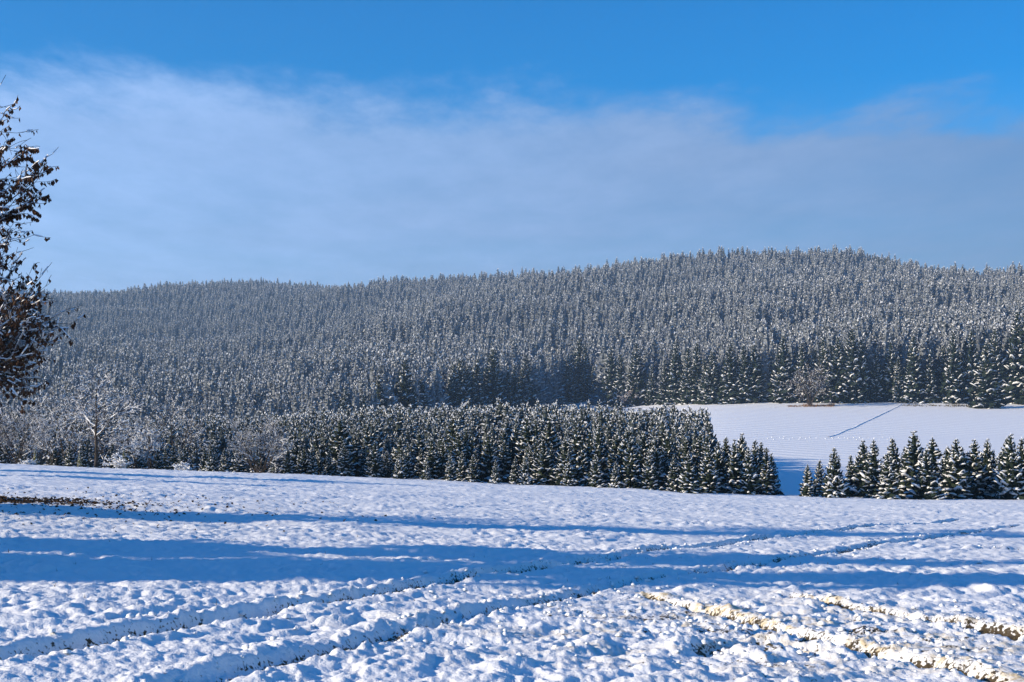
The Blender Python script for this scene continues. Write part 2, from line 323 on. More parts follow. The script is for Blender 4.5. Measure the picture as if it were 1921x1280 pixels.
# ------------------------------------------------------------------ spruces
def make_spruce(seed, whorls, per, width, hi, snow=.75, droop=1.0, sz=1.0, core_w=.5):
    """unit-height spruce: returns MBs for trunk, crown (needles) and snow"""
    rnd = random.Random(seed); T, C, S = MB(), MB(), MB()
    n = 6; rings = [(0, .016), (.25, .012), (.6, .007), (1.0, .0012)]
    vs_ = [(math.cos(2 * math.pi * k / n) * r, math.sin(2 * math.pi * k / n) * r, z - .03 * (z == 0)) for z, r in rings for k in range(n)]
    T.add(vs_, [(i * n + k, i * n + (k + 1) % n, (i + 1) * n + (k + 1) % n, (i + 1) * n + k) for i in range(3) for k in range(n)])
    # dense inner needles
    k8 = 9; core = []
    lv = [.035, .2, .4, .6, .8, .985]
    for z in lv:
        for k in range(k8):
            a = 2 * math.pi * k / k8; r = width * core_w * (1 - z) ** .85 * rnd.uniform(.7, 1.2) + .002; core.append((math.cos(a) * r, math.sin(a) * r, z - rnd.uniform(0, .05)))
    C.add(core, [(i * k8 + k, i * k8 + (k + 1) % k8, (i + 1) * k8 + (k + 1) % k8, (i + 1) * k8 + k) for i in range(len(lv) - 1) for k in range(k8)])
    def blob(c, d, side, up, l, w, t):
        ns = 6 if hi else 5; ring = []; prof = [(-.5, .55), (.05, 1.0), (.5, .6)] if hi else [(-.35, .9), (.4, .75)]
        vv = [c - d * l * (.5 + .12)]
        for s, q in prof:
            for k in range(ns):
                a = 2 * math.pi * k / ns; j = rnd.uniform(.82, 1.18)
                vv.append(c + d * (l * s) + side * (math.cos(a) * w * q * j) + up * (math.sin(a) * t * q * j * (1 if math.sin(a) > 0 else .45)))
        vv.append(c + d * l * .66 - up * t * .3); e = len(vv) - 1; f = []
        for k in range(ns): f.append((0, 1 + (k + 1) % ns, 1 + k)); f.append((e, e - ns + k, e - ns + (k + 1) % ns))
        for i in range(len(prof) - 1):
            for k in range(ns): f.append((1 + i * ns + k, 1 + i * ns + (k + 1) % ns, 1 + (i + 1) * ns + (k + 1) % ns, 1 + (i + 1) * ns + k))
        S.add(vv, f)
    Z = Vector((0, 0, 1)); off = 0
    for w_ in range(whorls):
        u = (w_ + .5) / whorls; z = .03 + .95 * u ** .93; off += 1.1
        m = max(3, round(per * (1 - .45 * u)))
        for b in range(m):
            a = off + 2 * math.pi * (b + rnd.uniform(-.28, .28)) / m
            L_ = width * (1 - z) ** .82 * rnd.uniform(.78, 1.14) + .012
            if z < .12: L_ *= rnd.uniform(.75, 1)
            d0 = Vector((math.cos(a), math.sin(a), 0)); side = Vector((-math.sin(a), math.cos(a), 0))
            el = (-.62 + 1.25 * z ** 1.4) * droop + rnd.uniform(-.14, .14)
            zz = z + rnd.uniform(-.4, .4) / whorls; p0 = Vector((0, 0, zz)); st = []
            ns = 4 if hi else 3
            for i in range(ns + 1):
                t = i / ns; ang = el - .30 * math.sin(t * math.pi) + .28 * t * t
                p = p0 + d0 * (L_ * t * math.cos(ang * .9)) + Z * (L_ * t * math.sin(ang)); st.append(p)
            wid = L_ * rnd.uniform(.26, .36) + .004; vv = []; f = []
            for i, p in enumerate(st):
                t = i / ns; q = wid * (0.35 + 1.1 * t) * (1 - t ** 3 * .85) * rnd.uniform(.75, 1.25)
                dr = q * rnd.uniform(.45, .85)
                vv += [p - side * q - Z * dr + d0 * q * .25, p, p + side * q - Z * dr * rnd.uniform(.8, 1.2) + d0 * q * .25]
            for i in range(ns): f += [(3*i, 3*i+1, 3*i+4, 3*i+3), (3*i+1, 3*i+2, 3*i+5, 3*i+4)]
            C.add(vv, f)
            if hi:      # hanging side twigs
                for _ in range(3):
                    t = rnd.uniform(.35, 1); i = min(ns - 1, int(t * ns)); p = st[i].lerp(st[i + 1], t * ns - i); sg = rnd.choice((-1, 1)); q = wid * rnd.uniform(.7, 1.3)
                    C.add([p, p + side * sg * q + d0 * q * .7 - Z * q * .35, p + d0 * q * .5 - Z * q * .9], [(0, 1, 2)])
            if rnd.random() < snow + .12 * z:
                for c_ in range(1 if (not hi or z > .8) else rnd.choice((1, 2, 2))):
                    t = rnd.uniform(.52, .92) if c_ == 0 else rnd.uniform(.3, .6)
                    i = min(ns - 1, int(t * ns)); p = st[i].lerp(st[i + 1], t * ns - i); d = (st[i + 1] - st[i]).normalized(); up = side.cross(d).normalized()
                    if up.z < 0: up = -up
                    ll = L_ * sz * rnd.uniform(.42, .8); ww = wid * (rnd.uniform(.45, .9) if hi else rnd.uniform(.7, 1.15)); ww *= sz; tt = ww * rnd.uniform(.35, .6)
                    blob(p + up * tt * .3, d, side, up, ll, ww, tt)
    # snow on the leader
    blob(Vector((0, 0, .985)), Z, Vector((1, 0, 0)), Vector((0, 1, 0)), .03, .005, .005)
    return T, C, S
def spruce_kit(name, *a, **k):
    T, C, S = make_spruce(*a, **k)
    return (T.mesh(name + '_trunk', [M['bark']]), C.mesh(name + '_crown', [M['needles']]), S.mesh(name + '_snow', [M['tree_snow']], True))
YOUNG = [spruce_kit('young_spruce', 100 + i, 15 + i % 3, 8, .215 + .022 * (i % 3), True, .85) for i in range(6)]
FULL = [spruce_kit('tall_spruce', 200 + i, 27, 8, .165 + .015 * (i % 3), True, .85, sz=.80) for i in range(5)]
MIDK = [spruce_kit('block_spruce', 300 + i, 14 + i % 3, 8, .215 + .03 * (i % 3), True, .9, sz=.9) for i in range(5)]
def spruce(kit, loc, h, label, group, rz=None, wide=1.0, name='spruce_tree'):
    t = thing(name, loc, label, 'tree', group, random.uniform(0, 6.28) if rz is None else rz, (h * wide, h * wide, h))
    link('trunk', kit[0], t); c = link('crown', kit[1], t); link('snow', kit[2], c)['kind'] = 'stuff'
    return t
random.seed(7)
# --- row of young spruces beyond the field, on one side of the gap
G1 = 'young spruces in the row beside the valley gap'
row = [(1515,870,104),(1540,862,108),(1566,838,106),(1590,852,110),(1611,826,108),(1628,838,112),(1646,822,107),(1664,848,104),(1682,820,108),(1700,836,112),(1718,808,107),
       (1737,842,104),(1753,818,109),(1772,836,106),(1791,822,108),(1808,842,105),(1829,824,107),(1850,822,110),(1868,846,105),(1886,818,109),(1903,812,107),(1921,820,109),(1945,815,108),(1975,822,107)]
for i, (px, top, Y) in enumerate(row):
    Y += random.uniform(-3, 5) * (i > 0); x, y, z = ground_at(px + random.uniform(-9, 9) * (i > 0), Y); h = EYE + (HORIZON - top) / FPX * Y - z + .1
    lab = 'small snow-laden spruce ending the row at the valley gap' if i == 0 else 'snow-laden young spruce in the row between the near field and the white valley field'
    spruce(YOUNG[i % 6], (x, y, z - .1), h, lab, None if i == 0 else G1, wide=random.uniform(1.05, 1.5))
# --- low spruces stepping down from the plantation to the gap
G2 = 'low spruces at the end of the plantation'
for i, (px, top, Y) in enumerate([(1348,826,108),(1362,818,112),(1378,824,107),(1392,812,111),(1404,836,105),(1416,824,109),(1428,828,112),(1438,838,107),(1447,850,110)]):
    x, y, z = ground_at(px, Y); h = EYE + (HORIZON - top) / FPX * Y - z + .1
    spruce(YOUNG[(i + 2) % 6], (x, y, z - .1), h, 'low dark spruce in the clump closing the plantation at the valley gap', G2, wide=random.uniform(1., 1.2))
# --- individually visible little spruces in front of the plantation
G3 = 'small spruces standing in front of the plantation'
for i, (px, top, Y) in enumerate([(1218,846,101.5),(1292,846,101),(1118,852,102),(1155,866,101),(1066,848,102),(985,858,102),(845,850,102),(800,856,102.5),(748,852,103),(930,862,101.5),(395,832,104),(340,846,104)]):
    x, y, z = ground_at(px, Y); h = EYE + (HORIZON - top) / FPX * Y - z + .05
    spruce(YOUNG[(i * 5 + 1) % 6], (x, y, z - .05), h, 'small snow-covered spruce standing forward of the dense plantation', G3, wide=random.uniform(1.05, 1.3))
# --- plantation block: jittered rows; the nearest are individuals, the rest one mass
def plantation_top(px):     # photo row of the canopy line
    return float(np.interp(px, [-200, 0, 300, 480, 700, 900, 1080, 1200, 1300, 1345], [770, 775, 790, 785, 768, 764, 764, 768, 768, 776]))
plant = []
Y = 105.0
while Y < 285:
    sp = 2.1 if Y < 150 else 2.6
    for k in range(int((1345 + 260) / FPX * Y / sp) + 1):
        x = (-260 - 960) / FPX * Y + k * sp + random.uniform(-.8, .8); yy = Y + random.uniform(-.9, .9); px = 960.5 + x / yy * FPX
        lim = 1332 if Y < 175 else 1332 - (Y - 175) * 1.2
        if px > lim or (Y > 235 and px > 700): continue
        if px < 560 and random.random() < (.45 if Y < 135 else .2): continue
        if px < 330 and Y < 150 and random.random() < .6: continue
        z = float(base_h(x, yy)); tp = plantation_top(px)
        frac = min(1, max(0, (Y - 105) / 45)); front = tp + (68 if px > 500 else 80)
        top = front + (tp - front) * frac ** .7 + random.gauss(0, 19 if frac < .45 else (11 if frac < .85 else 7))
        h = EYE + (HORIZON - top) / FPX * yy - z
        h = min(max(h, 2.2), 11.5)
        plant.append((x, yy, z, h, px))
    Y += 1.9 if Y < 150 else 2.8
plant.sort(key=lambda p: p[1])
IND_P = [p for p in plant if p[1] < 116.5]
REST_P = [p for p in plant if p[1] >= 116.5]
G4 = 'spruces along the front of the plantation'
for i, (x, y, z, h, px) in enumerate(IND_P):
    spruce(MIDK[i % 5], (x, y, z - .1), h, 'snow-dusted spruce in the front rows of the dense plantation beyond the near field', G4, wide=random.uniform(.95, 1.45))

# --- hill forest
def forest_front(px):
    return np.interp(px, [-400, 0, 480, 700, 1000, 1092, 1100, 1160, 1340, 1600, 1921, 2500], [300, 300, 305, 350, 540, 612, 600, 560, 497, 484, 470, 452])
def build_forest_points():
    pts = []; Y = 296.0
    rng = np.random.RandomState(5)
    while Y < 1980:
        sp = 4.5 if Y < 520 else (5.8 if Y < 1000 else 6.8)
        half = .47 * Y; n = int(2 * half / sp)
        x = -half + (np.arange(n) + rng.uniform(-.45, .45, n)) * sp; y = Y + rng.uniform(-.45, .45, n) * sp
        px = 960.5 + x / y * FPX; ok = y > forest_front(px) + 1.5
        x, y, px = x[ok], y[ok], px[ok]; n = len(x)
        if n:
            h = 22 + rng.normal(0, 2.6, n) + (fbm(x / 60, y / 60, 19, 2) - .5) * 11
            h = np.where(px < 700, h * np.interp(y, [300, 520], [.62, .95]), h)
            pts.append(np.stack([x, y, base_h(x, y), h, px], -1))
        Y += sp * .92
    return np.concatenate(pts)
FP = build_forest_points()
# skip slopes hidden behind the crests: keep a tree only if its top clears the ground in front of it
def visible(P):
    x, y, z, h = P[:, 0], P[:, 1], P[:, 2], P[:, 3]; keep = np.ones(len(P), bool); v = (z + h + 10 - EYE) / y
    mx = np.full(len(P), -9.0)
    for f in np.linspace(.2, .985, 40): mx = np.maximum(mx, (base_h(x * f, y * f) - EYE) / (y * f))
    return v > mx
FP = FP[visible(FP)]
edge = (FP[:, 1] - forest_front(FP[:, 4]) < 7.5) & (FP[:, 4] > 1080) & (FP[:, 4] < 1960)
EDGE = FP[edge]; FP = FP[~edge]
G5 = 'tall spruces along the forest edge above the valley field'
for i, (x, y, z, h, px) in enumerate(EDGE):
    spruce(FULL[i % 5], (x, y, z - .3), h * random.uniform(.95, 1.2), 'tall snow-flecked spruce at the forest edge above the white valley field', G5, wide=random.uniform(1.0, 1.3))
x, y, z = ground_at(1850, 455); spruce(FULL[1], (x, y, z - .2), 22, 'broad dark spruce standing forward of the forest edge by the pale weeds', None, wide=1.5)
# spruces that stand out above the skyline of the hill
G6 = 'spruces standing out on the hilltop skyline'
for i, (px, top) in enumerate([(1448,462),(1522,463),(1536,460),(1549,466),(1562,470),(1578,468),(1590,478),(1648,480),(1662,482),(1736,497),(1660,494),(1320,470),(1384,464)]):
    Y = 1160 if px < 1620 else 1090
    x, y, z = ground_at(px, Y); h = min(max(EYE + (HORIZON - top) / FPX * Y - z, 20), 34)
    spruce(FULL[i % 5], (x, y, z - .3), h, 'taller spruce rising above its neighbours on the hilltop skyline', G6, wide=1.15)
# near trees of the hill forest that show largest: the dark edge by the corner, and the front on the other flank
d_front = FP[:, 1] - forest_front(FP[:, 4])
sel = np.where((FP[:, 4] > 640) & (FP[:, 4] < 1085) & (d_front < 9))[0]
sel = sel[np.argsort(FP[sel, 1])][:60]
G7 = 'spruces on the shaded forest edge behind the plantation'
for i, k in enumerate(sel):
    x, y, z, h, px = FP[k]
    spruce(FULL[i % 5], (x, y, z - .3), h, 'spruce on the shaded forest edge rising behind the dense plantation', G7, wide=1.2)
FP = np.delete(FP, sel, 0)

def scatter(name, P, kits, label, wide, seed):
    """one mass of trees: points carrying size, turn and kind, instanced by geometry nodes"""
    src = bpy.data.collections.new(name + '_kinds'); rng = np.random.RandomState(seed)
    for i, k in enumerate(kits):
        T, C, S = k; mb = MB()
        T.mi = [0] * len(T.f); C.mi = [1] * len(C.f); S.mi = [2] * len(S.f)
        for q, a in enumerate((T, C, S)): mb.add(a.v, a.f, q)
        me = mb.mesh(name + '_kind', [M['bark'], M['frosted_needles' if name == 'forest' else 'light_frosted_needles'], M['tree_snow']])
        o = bpy.data.objects.new(name + '_kind', me); src.objects.link(o)
    me = bpy.data.meshes.new(name); me.vertices.add(len(P)); co = P[:, :3].copy(); co[:, 2] -= .25; me.vertices.foreach_set('co', co.ravel())
    n = len(P); wd = rng.uniform(wide[0], wide[1], n)
    def att(nm, ty, arr, key='value'):
        a = me.attributes.new(nm, ty, 'POINT'); a.data.foreach_set(key, arr.ravel())
    att('size', 'FLOAT_VECTOR', np.stack([P[:, 3] * wd, P[:, 3] * wd, P[:, 3]], -1).astype(np.float32), 'vector')
    att('turn', 'FLOAT', rng.uniform(0, 6.28, n).astype(np.float32)); att('sort', 'INT', rng.randint(0, len(kits), n).astype(np.int32))
    o = link(name, me); tag(o, label, None, None, 'stuff')
    ng = bpy.data.node_groups.new(name + '_nodes', 'GeometryNodeTree')
    ng.interface.new_socket('Geometry', in_out='INPUT', socket_type='NodeSocketGeometry'); ng.interface.new_socket('Geometry', in_out='OUTPUT', socket_type='NodeSocketGeometry')
    N = ng.nodes; L = ng.links; gi = N.new('NodeGroupInput'); go = N.new('NodeGroupOutput')
    ci = N.new('GeometryNodeCollectionInfo'); ci.inputs[0].default_value = src; ci.inputs[1].default_value = True; ci.inputs[2].default_value = True
    m2p = N.new('GeometryNodeMeshToPoints'); L.new(gi.outputs[0], m2p.inputs[0])
    ip = N.new('GeometryNodeInstanceOnPoints'); L.new(m2p.outputs[0], ip.inputs['Points']); L.new(ci.outputs[0], ip.inputs['Instance']); ip.inputs['Pick Instance'].default_value = True
    def na(nm, ty):
        a = N.new('GeometryNodeInputNamedAttribute'); a.data_type = ty; a.inputs[0].default_value = nm; return a.outputs[0]
    L.new(na('sort', 'INT'), ip.inputs['Instance Index'])
    cx = N.new('ShaderNodeCombineXYZ'); L.new(na('turn', 'FLOAT'), cx.inputs[2])
    e2r = N.new('FunctionNodeEulerToRotation'); L.new(cx.outputs[0], e2r.inputs[0]); L.new(e2r.outputs[0], ip.inputs['Rotation'])
    L.new(na('size', 'FLOAT_VECTOR'), ip.inputs['Scale']); L.new(ip.outputs[0], go.inputs[0])
    md = o.modifiers.new('trees', 'NODES'); md.node_group = ng
    return o
lowF = [make_spruce(400 + i, 14 + i % 5, 7, .140 + .02 * (i % 4), False, .66 + .06 * (i % 4), sz=.74, core_w=.72) for i in range(12)]
scatter('forest', FP, lowF, 'snow-dusted spruce forest covering the whole hillside', (1.05, 1.6), 1)
lowP = [make_spruce(500 + i, 14, 7, .225 + .02 * (i % 3), False, .9, sz=.82, core_w=.6) for i in range(5)]
scatter('plantation_forest', np.array(REST_P), lowP, 'dense mass of young snowy spruces behind the front rows of the plantation', (.95, 1.25), 2)
print('TREES', len(row), len(IND_P), len(REST_P), len(EDGE), len(sel), len(FP))

# ------------------------------------------------------------------ broad-leaved trees and bushes
def tube(mb, pts, rad, sides=5):
    n = len(pts); vv = []; ref = Vector((.31, .17, .93))
    for i, p in enumerate(pts):
        d = (pts[min(i + 1, n - 1)] - pts[max(i - 1, 0)]).normalized(); a = d.cross(ref)
        a = a.normalized() if a.length > 1e-3 else Vector((1, 0, 0)); b = d.cross(a)
        for k in range(sides):
            t = 2 * math.pi * k / sides; vv.append(p + (a * math.cos(t) + b * math.sin(t)) * rad[i])
    mb.add(vv, [(i * sides + k, i * sides + (k + 1) % sides, (i + 1) * sides + (k + 1) % sides, (i + 1) * sides + k) for i in range(n - 1) for k in range(sides)])
def snow_strip(mb, pts, rad, thick, rnd, cover):
    for i in range(len(pts) - 1):
        a, b = pts[i], pts[i + 1]; d = b - a
        if d.length < 1e-4: continue
        d.normalize()
        if abs(d.z) > .88 or rnd.random() > cover: continue
        s = Vector((-d.y, d.x, 0)).normalized(); up = s.cross(d); up = up if up.z > 0 else -up
        r0 = rad[i] + thick * rnd.uniform(.5, 1.1); r1 = rad[i + 1] + thick * rnd.uniform(.4, 1.0); k = 1.5
        o0 = a + up * rad[i] * .3; o1 = b + up * rad[i + 1] * .3
        mb.add([o0 - s * r0, o0 + up * r0 * k, o0 + s * r0, o1 - s * r1, o1 + up * r1 * k, o1 + s * r1], [(0, 1, 4, 3), (1, 2, 5, 4), (0, 3, 5, 2), (0, 2, 1), (3, 4, 5)])
def grow(rnd, start, d, length, r0, level, maxl, out, wander=.25, lift=.06, kids=(5, 7), shrink=.55, seg=5):
    pts = [start.copy()]; rad = [r0]; d = d.normalized(); step = length / seg
    for i in range(seg):
        d = (d + Vector((rnd.gauss(0, wander), rnd.gauss(0, wander), rnd.gauss(0, wander) + lift)) * .6).normalized()
        pts.append(pts[-1] + d * step); rad.append(r0 * (1 - .8 * (i + 1) / seg))
    out.append((level, pts, rad))
    if level < maxl:
        for _ in range(rnd.randint(*kids)):
            t = rnd.uniform(.25, 1); i = min(seg - 1, int(t * seg)); p = pts[i].lerp(pts[i + 1], t * seg - i); dd = (pts[i + 1] - pts[i]).normalized()
            ax = Vector((rnd.gauss(0, 1), rnd.gauss(0, 1), rnd.gauss(0, .7))); ax = (ax - dd * ax.dot(dd)).normalized()
            grow(rnd, p, dd * rnd.uniform(.5, .9) + ax * rnd.uniform(.55, .9), length * shrink * rnd.uniform(.7, 1.15) * (1.15 - .4 * t), max(rad[i] * .6, .0025), level + 1, maxl, out, wander, lift, kids, shrink, seg if level < 1 else 4)
def broadleaf(name, loc, label, cat, branches, split_level, rnd, thick=.02, cover=.8, bark='bark', twig='twig', minr=.004, leaves=None, group=None):
    t = thing(name, loc, label, cat, group); A, B, S = MB(), MB(), MB()
    for lv, pts, rad in branches:
        rad = [max(r, minr) for r in rad]
        tube(A if lv <= split_level else B, pts, rad, 6 if lv <= split_level else 3)
        if lv > 0: snow_strip(S, pts, rad, thick, rnd, cover)
    link('trunk', A.mesh(name + '_trunk', [M[bark]], True), t)
    c = link('crown', B.mesh(name + '_crown', [M[twig]]), t)
    if S.f: link('snow', S.mesh(name + '_snow', [M['tree_snow']]), c)['kind'] = 'stuff'
    if leaves: link('leaves', leaves.mesh(name + '_leaves', [M['leaf']]), c)
    return t

def leafy_tree():
    rnd = random.Random(21); Y0 = 31.0; bx = (-190 - 960.5) / FPX * Y0; base = Vector((bx, Y0, gz(bx, Y0)))
    def at(px, py, Y): return Vector(((px - 60 - 960.5) / FPX * Y, Y, EYE + (HORIZON - py) / FPX * Y)) - base
    out = []; top = Vector((.15, .1, 9.6)); tp = [Vector((0, 0, -.2)), Vector((.03, 0, 1.2)), Vector((-.05, .05, 3)), Vector((.08, 0, 5)), Vector((.12, .05, 7.2)), top]
    out.append((0, tp, [.20, .16, .13, .10, .065, .02]))
    lv = MB(); tips = []
    def trunk_at(z):
        for a, b in zip(tp[:-1], tp[1:]):
            if a.z <= z <= b.z: return a.lerp(b, (z - a.z) / (b.z - a.z))
        return tp[-1]
    limbs = [((70, 215, 30.4), 5.4, .9), ((30, 190, 31.5), 5.8, .8), ((118, 345, 30.6), 4.1, 3.2), ((90, 372, 31.3), 3.8, 3.6), ((62, 310, 30.9), 4.6, 3.0), ((30, 345, 30.7), 4.2, 3.0), ((58, 455, 30.2), 3.1, 1.0), ((35, 430, 31.8), 3.4, .8),
             ((118, 560, 30.9), 2.3, 1.0), ((134, 610, 31.2), 2.0, 1.0), ((80, 520, 31.9), 2.7, .9), ((100, 660, 30.5), 1.7, 1.0), ((60, 720, 31.0), 1.5, .8), ((105, 590, 30.0), 2.2, .8), ((50, 640, 29.6), 1.9, .9), ((20, 580, 30.6), 2.4, .9), ((70, 690, 32), 1.7, .8)] + [((rnd.uniform(50, 135), rnd.uniform(540, 740), rnd.uniform(29.8, 32.2)), rnd.uniform(1.4, 2.6), 1.1) for _ in range(10)]
    for k in range(22):     # the limbs that reach away from the view
        a = rnd.uniform(1.5, 4.8); z = rnd.uniform(1.6, 7.5); l = 3.2 * (1 - abs(z - 3.5) / 7); limbs.append((Vector((math.cos(a) * l, math.sin(a) * l, z + l * .35)), z, .9))
    for tgt, z0, lf in limbs:
        e = tgt if isinstance(tgt, Vector) else at(*tgt)
        s = trunk_at(min(z0, e.z - .2) if e.z > 1.2 else 1.0); n = 7; pts = []
        for i in range(n + 1):
            t = i / n; p = s.lerp(e, t) + Vector((rnd.gauss(0, .06), rnd.gauss(0, .06), math.sin(t * math.pi) * .22 + rnd.gauss(0, .05))) * (1 if 0 < i < n else 0); pts.append(p)
        rad = [.050 * (1 - .88 * i / n) for i in range(n + 1)]; out.append((1, pts, rad))
        for j in range(26):
            t = rnd.uniform(.22, 1); i = min(n - 1, int(t * n)); p = pts[i].lerp(pts[i + 1], t * n - i); d = (pts[i + 1] - pts[i]).normalized()
            sub = []; ax = Vector((rnd.gauss(0, 1), rnd.gauss(0, 1), rnd.gauss(.1, 1))); ax = (ax - d * ax.dot(d)).normalized()
            grow(rnd, p, d * .8 + ax * .7, rnd.uniform(.5, 1.05), .013, 2, 3, sub, .22, .05, (2, 4), .55, 4)
            out += sub
            for (l_, q, r_) in sub:
                for _ in range(int(rnd.random() * 5.5 * lf)):
                    u = rnd.uniform(.3, 1); i2 = min(len(q) - 2, int(u * (len(q) - 1))); b = q[i2].lerp(q[i2 + 1], rnd.random())
                    w = rnd.uniform(.028, .05); h = rnd.uniform(.08, .14); a = rnd.uniform(0, 6.28); sx = Vector((math.cos(a), math.sin(a), 0)); dn = Vector((rnd.gauss(0, .35), rnd.gauss(0, .35), -1)).normalized(); cu = sx.cross(dn) * w * rnd.uniform(.2, .9)
                    lv.add([b, b + sx * w + dn * h * .45 + cu, b + dn * h, b - sx * w + dn * h * .45 + cu, b + dn * h * .5], [(0, 1, 4), (1, 2, 4), (2, 3, 4), (3, 0, 4)])
    broadleaf('leafy_tree', base, 'bare-limbed tree with withered brown leaves and snow caught in its twigs', 'tree', out, 1, rnd, .014, .34, minr=.0055, leaves=lv)
leafy_tree()

def bare_tree(px, Y, h, spread, label, seed, levels=4, name='bare_tree', stems=1, thick=.022, bark='bark', twig='twig', kids=(5, 7), trunk_frac=.35, r=.09, cover=.9, cat='tree', group=None, lift=.07, minr=.006):
    rnd = random.Random(seed); x, y, z = ground_at(px, Y); out = []
    for s in range(stems):
        a = rnd.uniform(0, 6.28); lean = spread * (.55 if stems > 1 else .06)
        d = Vector((math.cos(a) * lean * rnd.uniform(.2, 1.2), math.sin(a) * lean * rnd.uniform(.2, 1.2), 1))
        b0 = Vector((rnd.gauss(0, .06) * stems ** .5, rnd.gauss(0, .06) * stems ** .5, -.15))
        if stems == 1:
            n = 7; pts = [b0]; rad = [r]
            for i in range(n): pts.append(pts[-1] + Vector((rnd.gauss(0, .012) * h, rnd.gauss(0, .012) * h, h * .92 / n))); rad.append(r * (1 - .85 * (i + 1) / n))
            out.append((0, pts, rad))
            for j in range(26):
                t = trunk_frac + (1 - trunk_frac) * (j + rnd.random()) / 26; i = min(n - 1, int(t * n)); p = pts[i].lerp(pts[i + 1], t * n - i); a = j * 2.4 + rnd.random()
                ln = h * .36 * spread * (1.25 - .75 * t) * rnd.uniform(.7, 1.2)
                grow(rnd, p, Vector((math.cos(a), math.sin(a), .55)), ln, rad[i] * .36, 1, levels - 1, out, .25, lift, kids, .5, 5)
        else:
            grow(rnd, b0, d, h * rnd.uniform(.7, 1.02), r, 0, levels - 1, out, .16, lift, kids, .45, 6)
    return broadleaf(name, (x, y, z), label, cat, out, 0 if stems > 1 else 0, rnd, thick, cover, bark, twig, minr, group=group)
bare_tree(180, 103, 7.4, 1.15, 'bare tree with dark trunk and snow-whitened branches beside low bushes', 31, 4, kids=(5, 7), r=.15, trunk_frac=.3, thick=.012, cover=.42)
bare_tree(488, 104, 4.1, 1.0, 'round leafless snow-dusted bush in front of the spruce plantation', 32, 4, 'round_bush', 14, .006, cover=.5, kids=(5, 7), r=.045, cat='bush', minr=.007)
bare_tree(30, 104, 4.6, 1.1, 'dense purplish leafless thicket beside the bare tree', 33, 4, 'thicket', 14, .005, cover=.4, kids=(5, 6), r=.04, cat='bush', minr=.007)
bare_tree(98, 112, 5.2, .9, 'slim frosted sapling cluster between the thicket and the bare tree', 38, 4, 'sapling_cluster', 6, .012, cover=.5, kids=(4, 6), r=.04, cat='tree', minr=.007)
bare_tree(255, 107, 3.6, 1.1, 'snow-bowed bush leaning beside the bare tree', 39, 4, 'bowed_bush', 9, .018, cover=.6, kids=(4, 6), r=.035, cat='bush', minr=.007, lift=-.05)
for i, (px, h, lab) in enumerate([(222, 1.1, 'low rounded bush heaped with snow at the foot of the bare tree'), (345, .85, 'low snow-heaped bush in front of a small dark spruce'), (50, .7, 'low snow-capped scrub beneath the purplish thicket')]):
    bare_tree(px, 101.5, h, 1.9, lab, 50 + i, 3, 'snowy_bush', 14, .035, kids=(5, 7), r=.02, cat='bush', lift=-.02, minr=.007, twig='rust_twig' if i == 0 else 'twig')
bare_tree(1520, 472, 13, 1.2, 'frosted broad-leaved tree standing among spruces at the forest edge', 34, 4, 'frosted_tree', 9, .03, cover=.22, kids=(6, 7), r=.2, minr=.05)
bare_tree(1172, 548, 6.5, 1.3, 'brown leafless bush at the forest edge by the field corner', 35, 4, 'brown_bush', 8, .03, kids=(5, 6), r=.1, twig='rust_twig', cover=.35, cat='bush', minr=.04)
bare_tree(466, 300, 9, .6, 'slender rusty-orange larch above the round bush', 36, 4, 'larch', 1, .02, kids=(5, 6), r=.12, twig='rust_twig', bark='rust_twig', cover=.2, trunk_frac=.1, minr=.03)
bare_tree(338, 560, 17, .7, 'rusty bare tree showing pinkish-brown within the hillside forest', 37, 4, 'rusty_tree', 1, .04, kids=(5, 6), r=.2, twig='rust_twig', cover=.4, trunk_frac=.1, minr=.05)
G8 = 'frosted leafless trees among the spruces beside the bare tree'
for i, (px, Y, h) in enumerate([(60,118,5.5),(130,124,6.5),(205,116,4.6),(285,121,5.6),(330,128,6.0),(20,128,7),(250,135,7.2),(160,140,8)]):
    bare_tree(px, Y, h, 1.0, 'frosted leafless tree in the mixed scrub around the bare tree', 70 + i, 4, 'frosted_scrub_tree', 5, .011, cover=.36, kids=(5, 6), r=.06, minr=.009, group=G8)
yk = (YOUNG[0][0], YOUNG[0][1].copy(), YOUNG[0][2]); yk[1].materials.clear(); yk[1].materials.append(M['yellow_needles'])
for px, h, lab in ((149, 1.25, 'small yellow-green conifer beside the trunk of the bare tree'), (66, 1.5, 'small yellowish conifer at the edge of the purplish thicket'), (232, 1.6, 'yellow-green conifer tip showing above the snow-heaped bush')):
    x, y, z = ground_at(px, 102.5); spruce(yk, (x, y, z - .05), h, lab, None, wide=.8, name='yellow_conifer')
# neighbours outside the frame, whose long shadows cross the field
def shade_tree(x, y, h, label, kit, wide): spruce(kit, (x, y, float(base_h(x, y)) - .1), h, label, None, wide=wide, name='spruce_tree')
shade_tree(-25, 12.4, 14, 'broad old spruce at the field margin before the leafy tree', YOUNG[1], .8)
shade_tree(-27, 15.6, 16, 'second broad spruce at the field margin before the leafy tree', YOUNG[3], .8)
shade_tree(-38, 58, 9, 'spruce at the field margin beyond the leafy tree', YOUNG[2], 1.3)
shade_tree(-42, 68, 11, 'farther spruce at the field margin beyond the leafy tree', YOUNG[4], 1.3)
shade_tree(-34, 25.2, 14, 'tall spruce at the field margin, level with the leafy tree', YOUNG[0], .9)
shade_tree(-22, 29, 7, 'slender spruce at the field margin behind the leafy tree', YOUNG[5], 1.0)

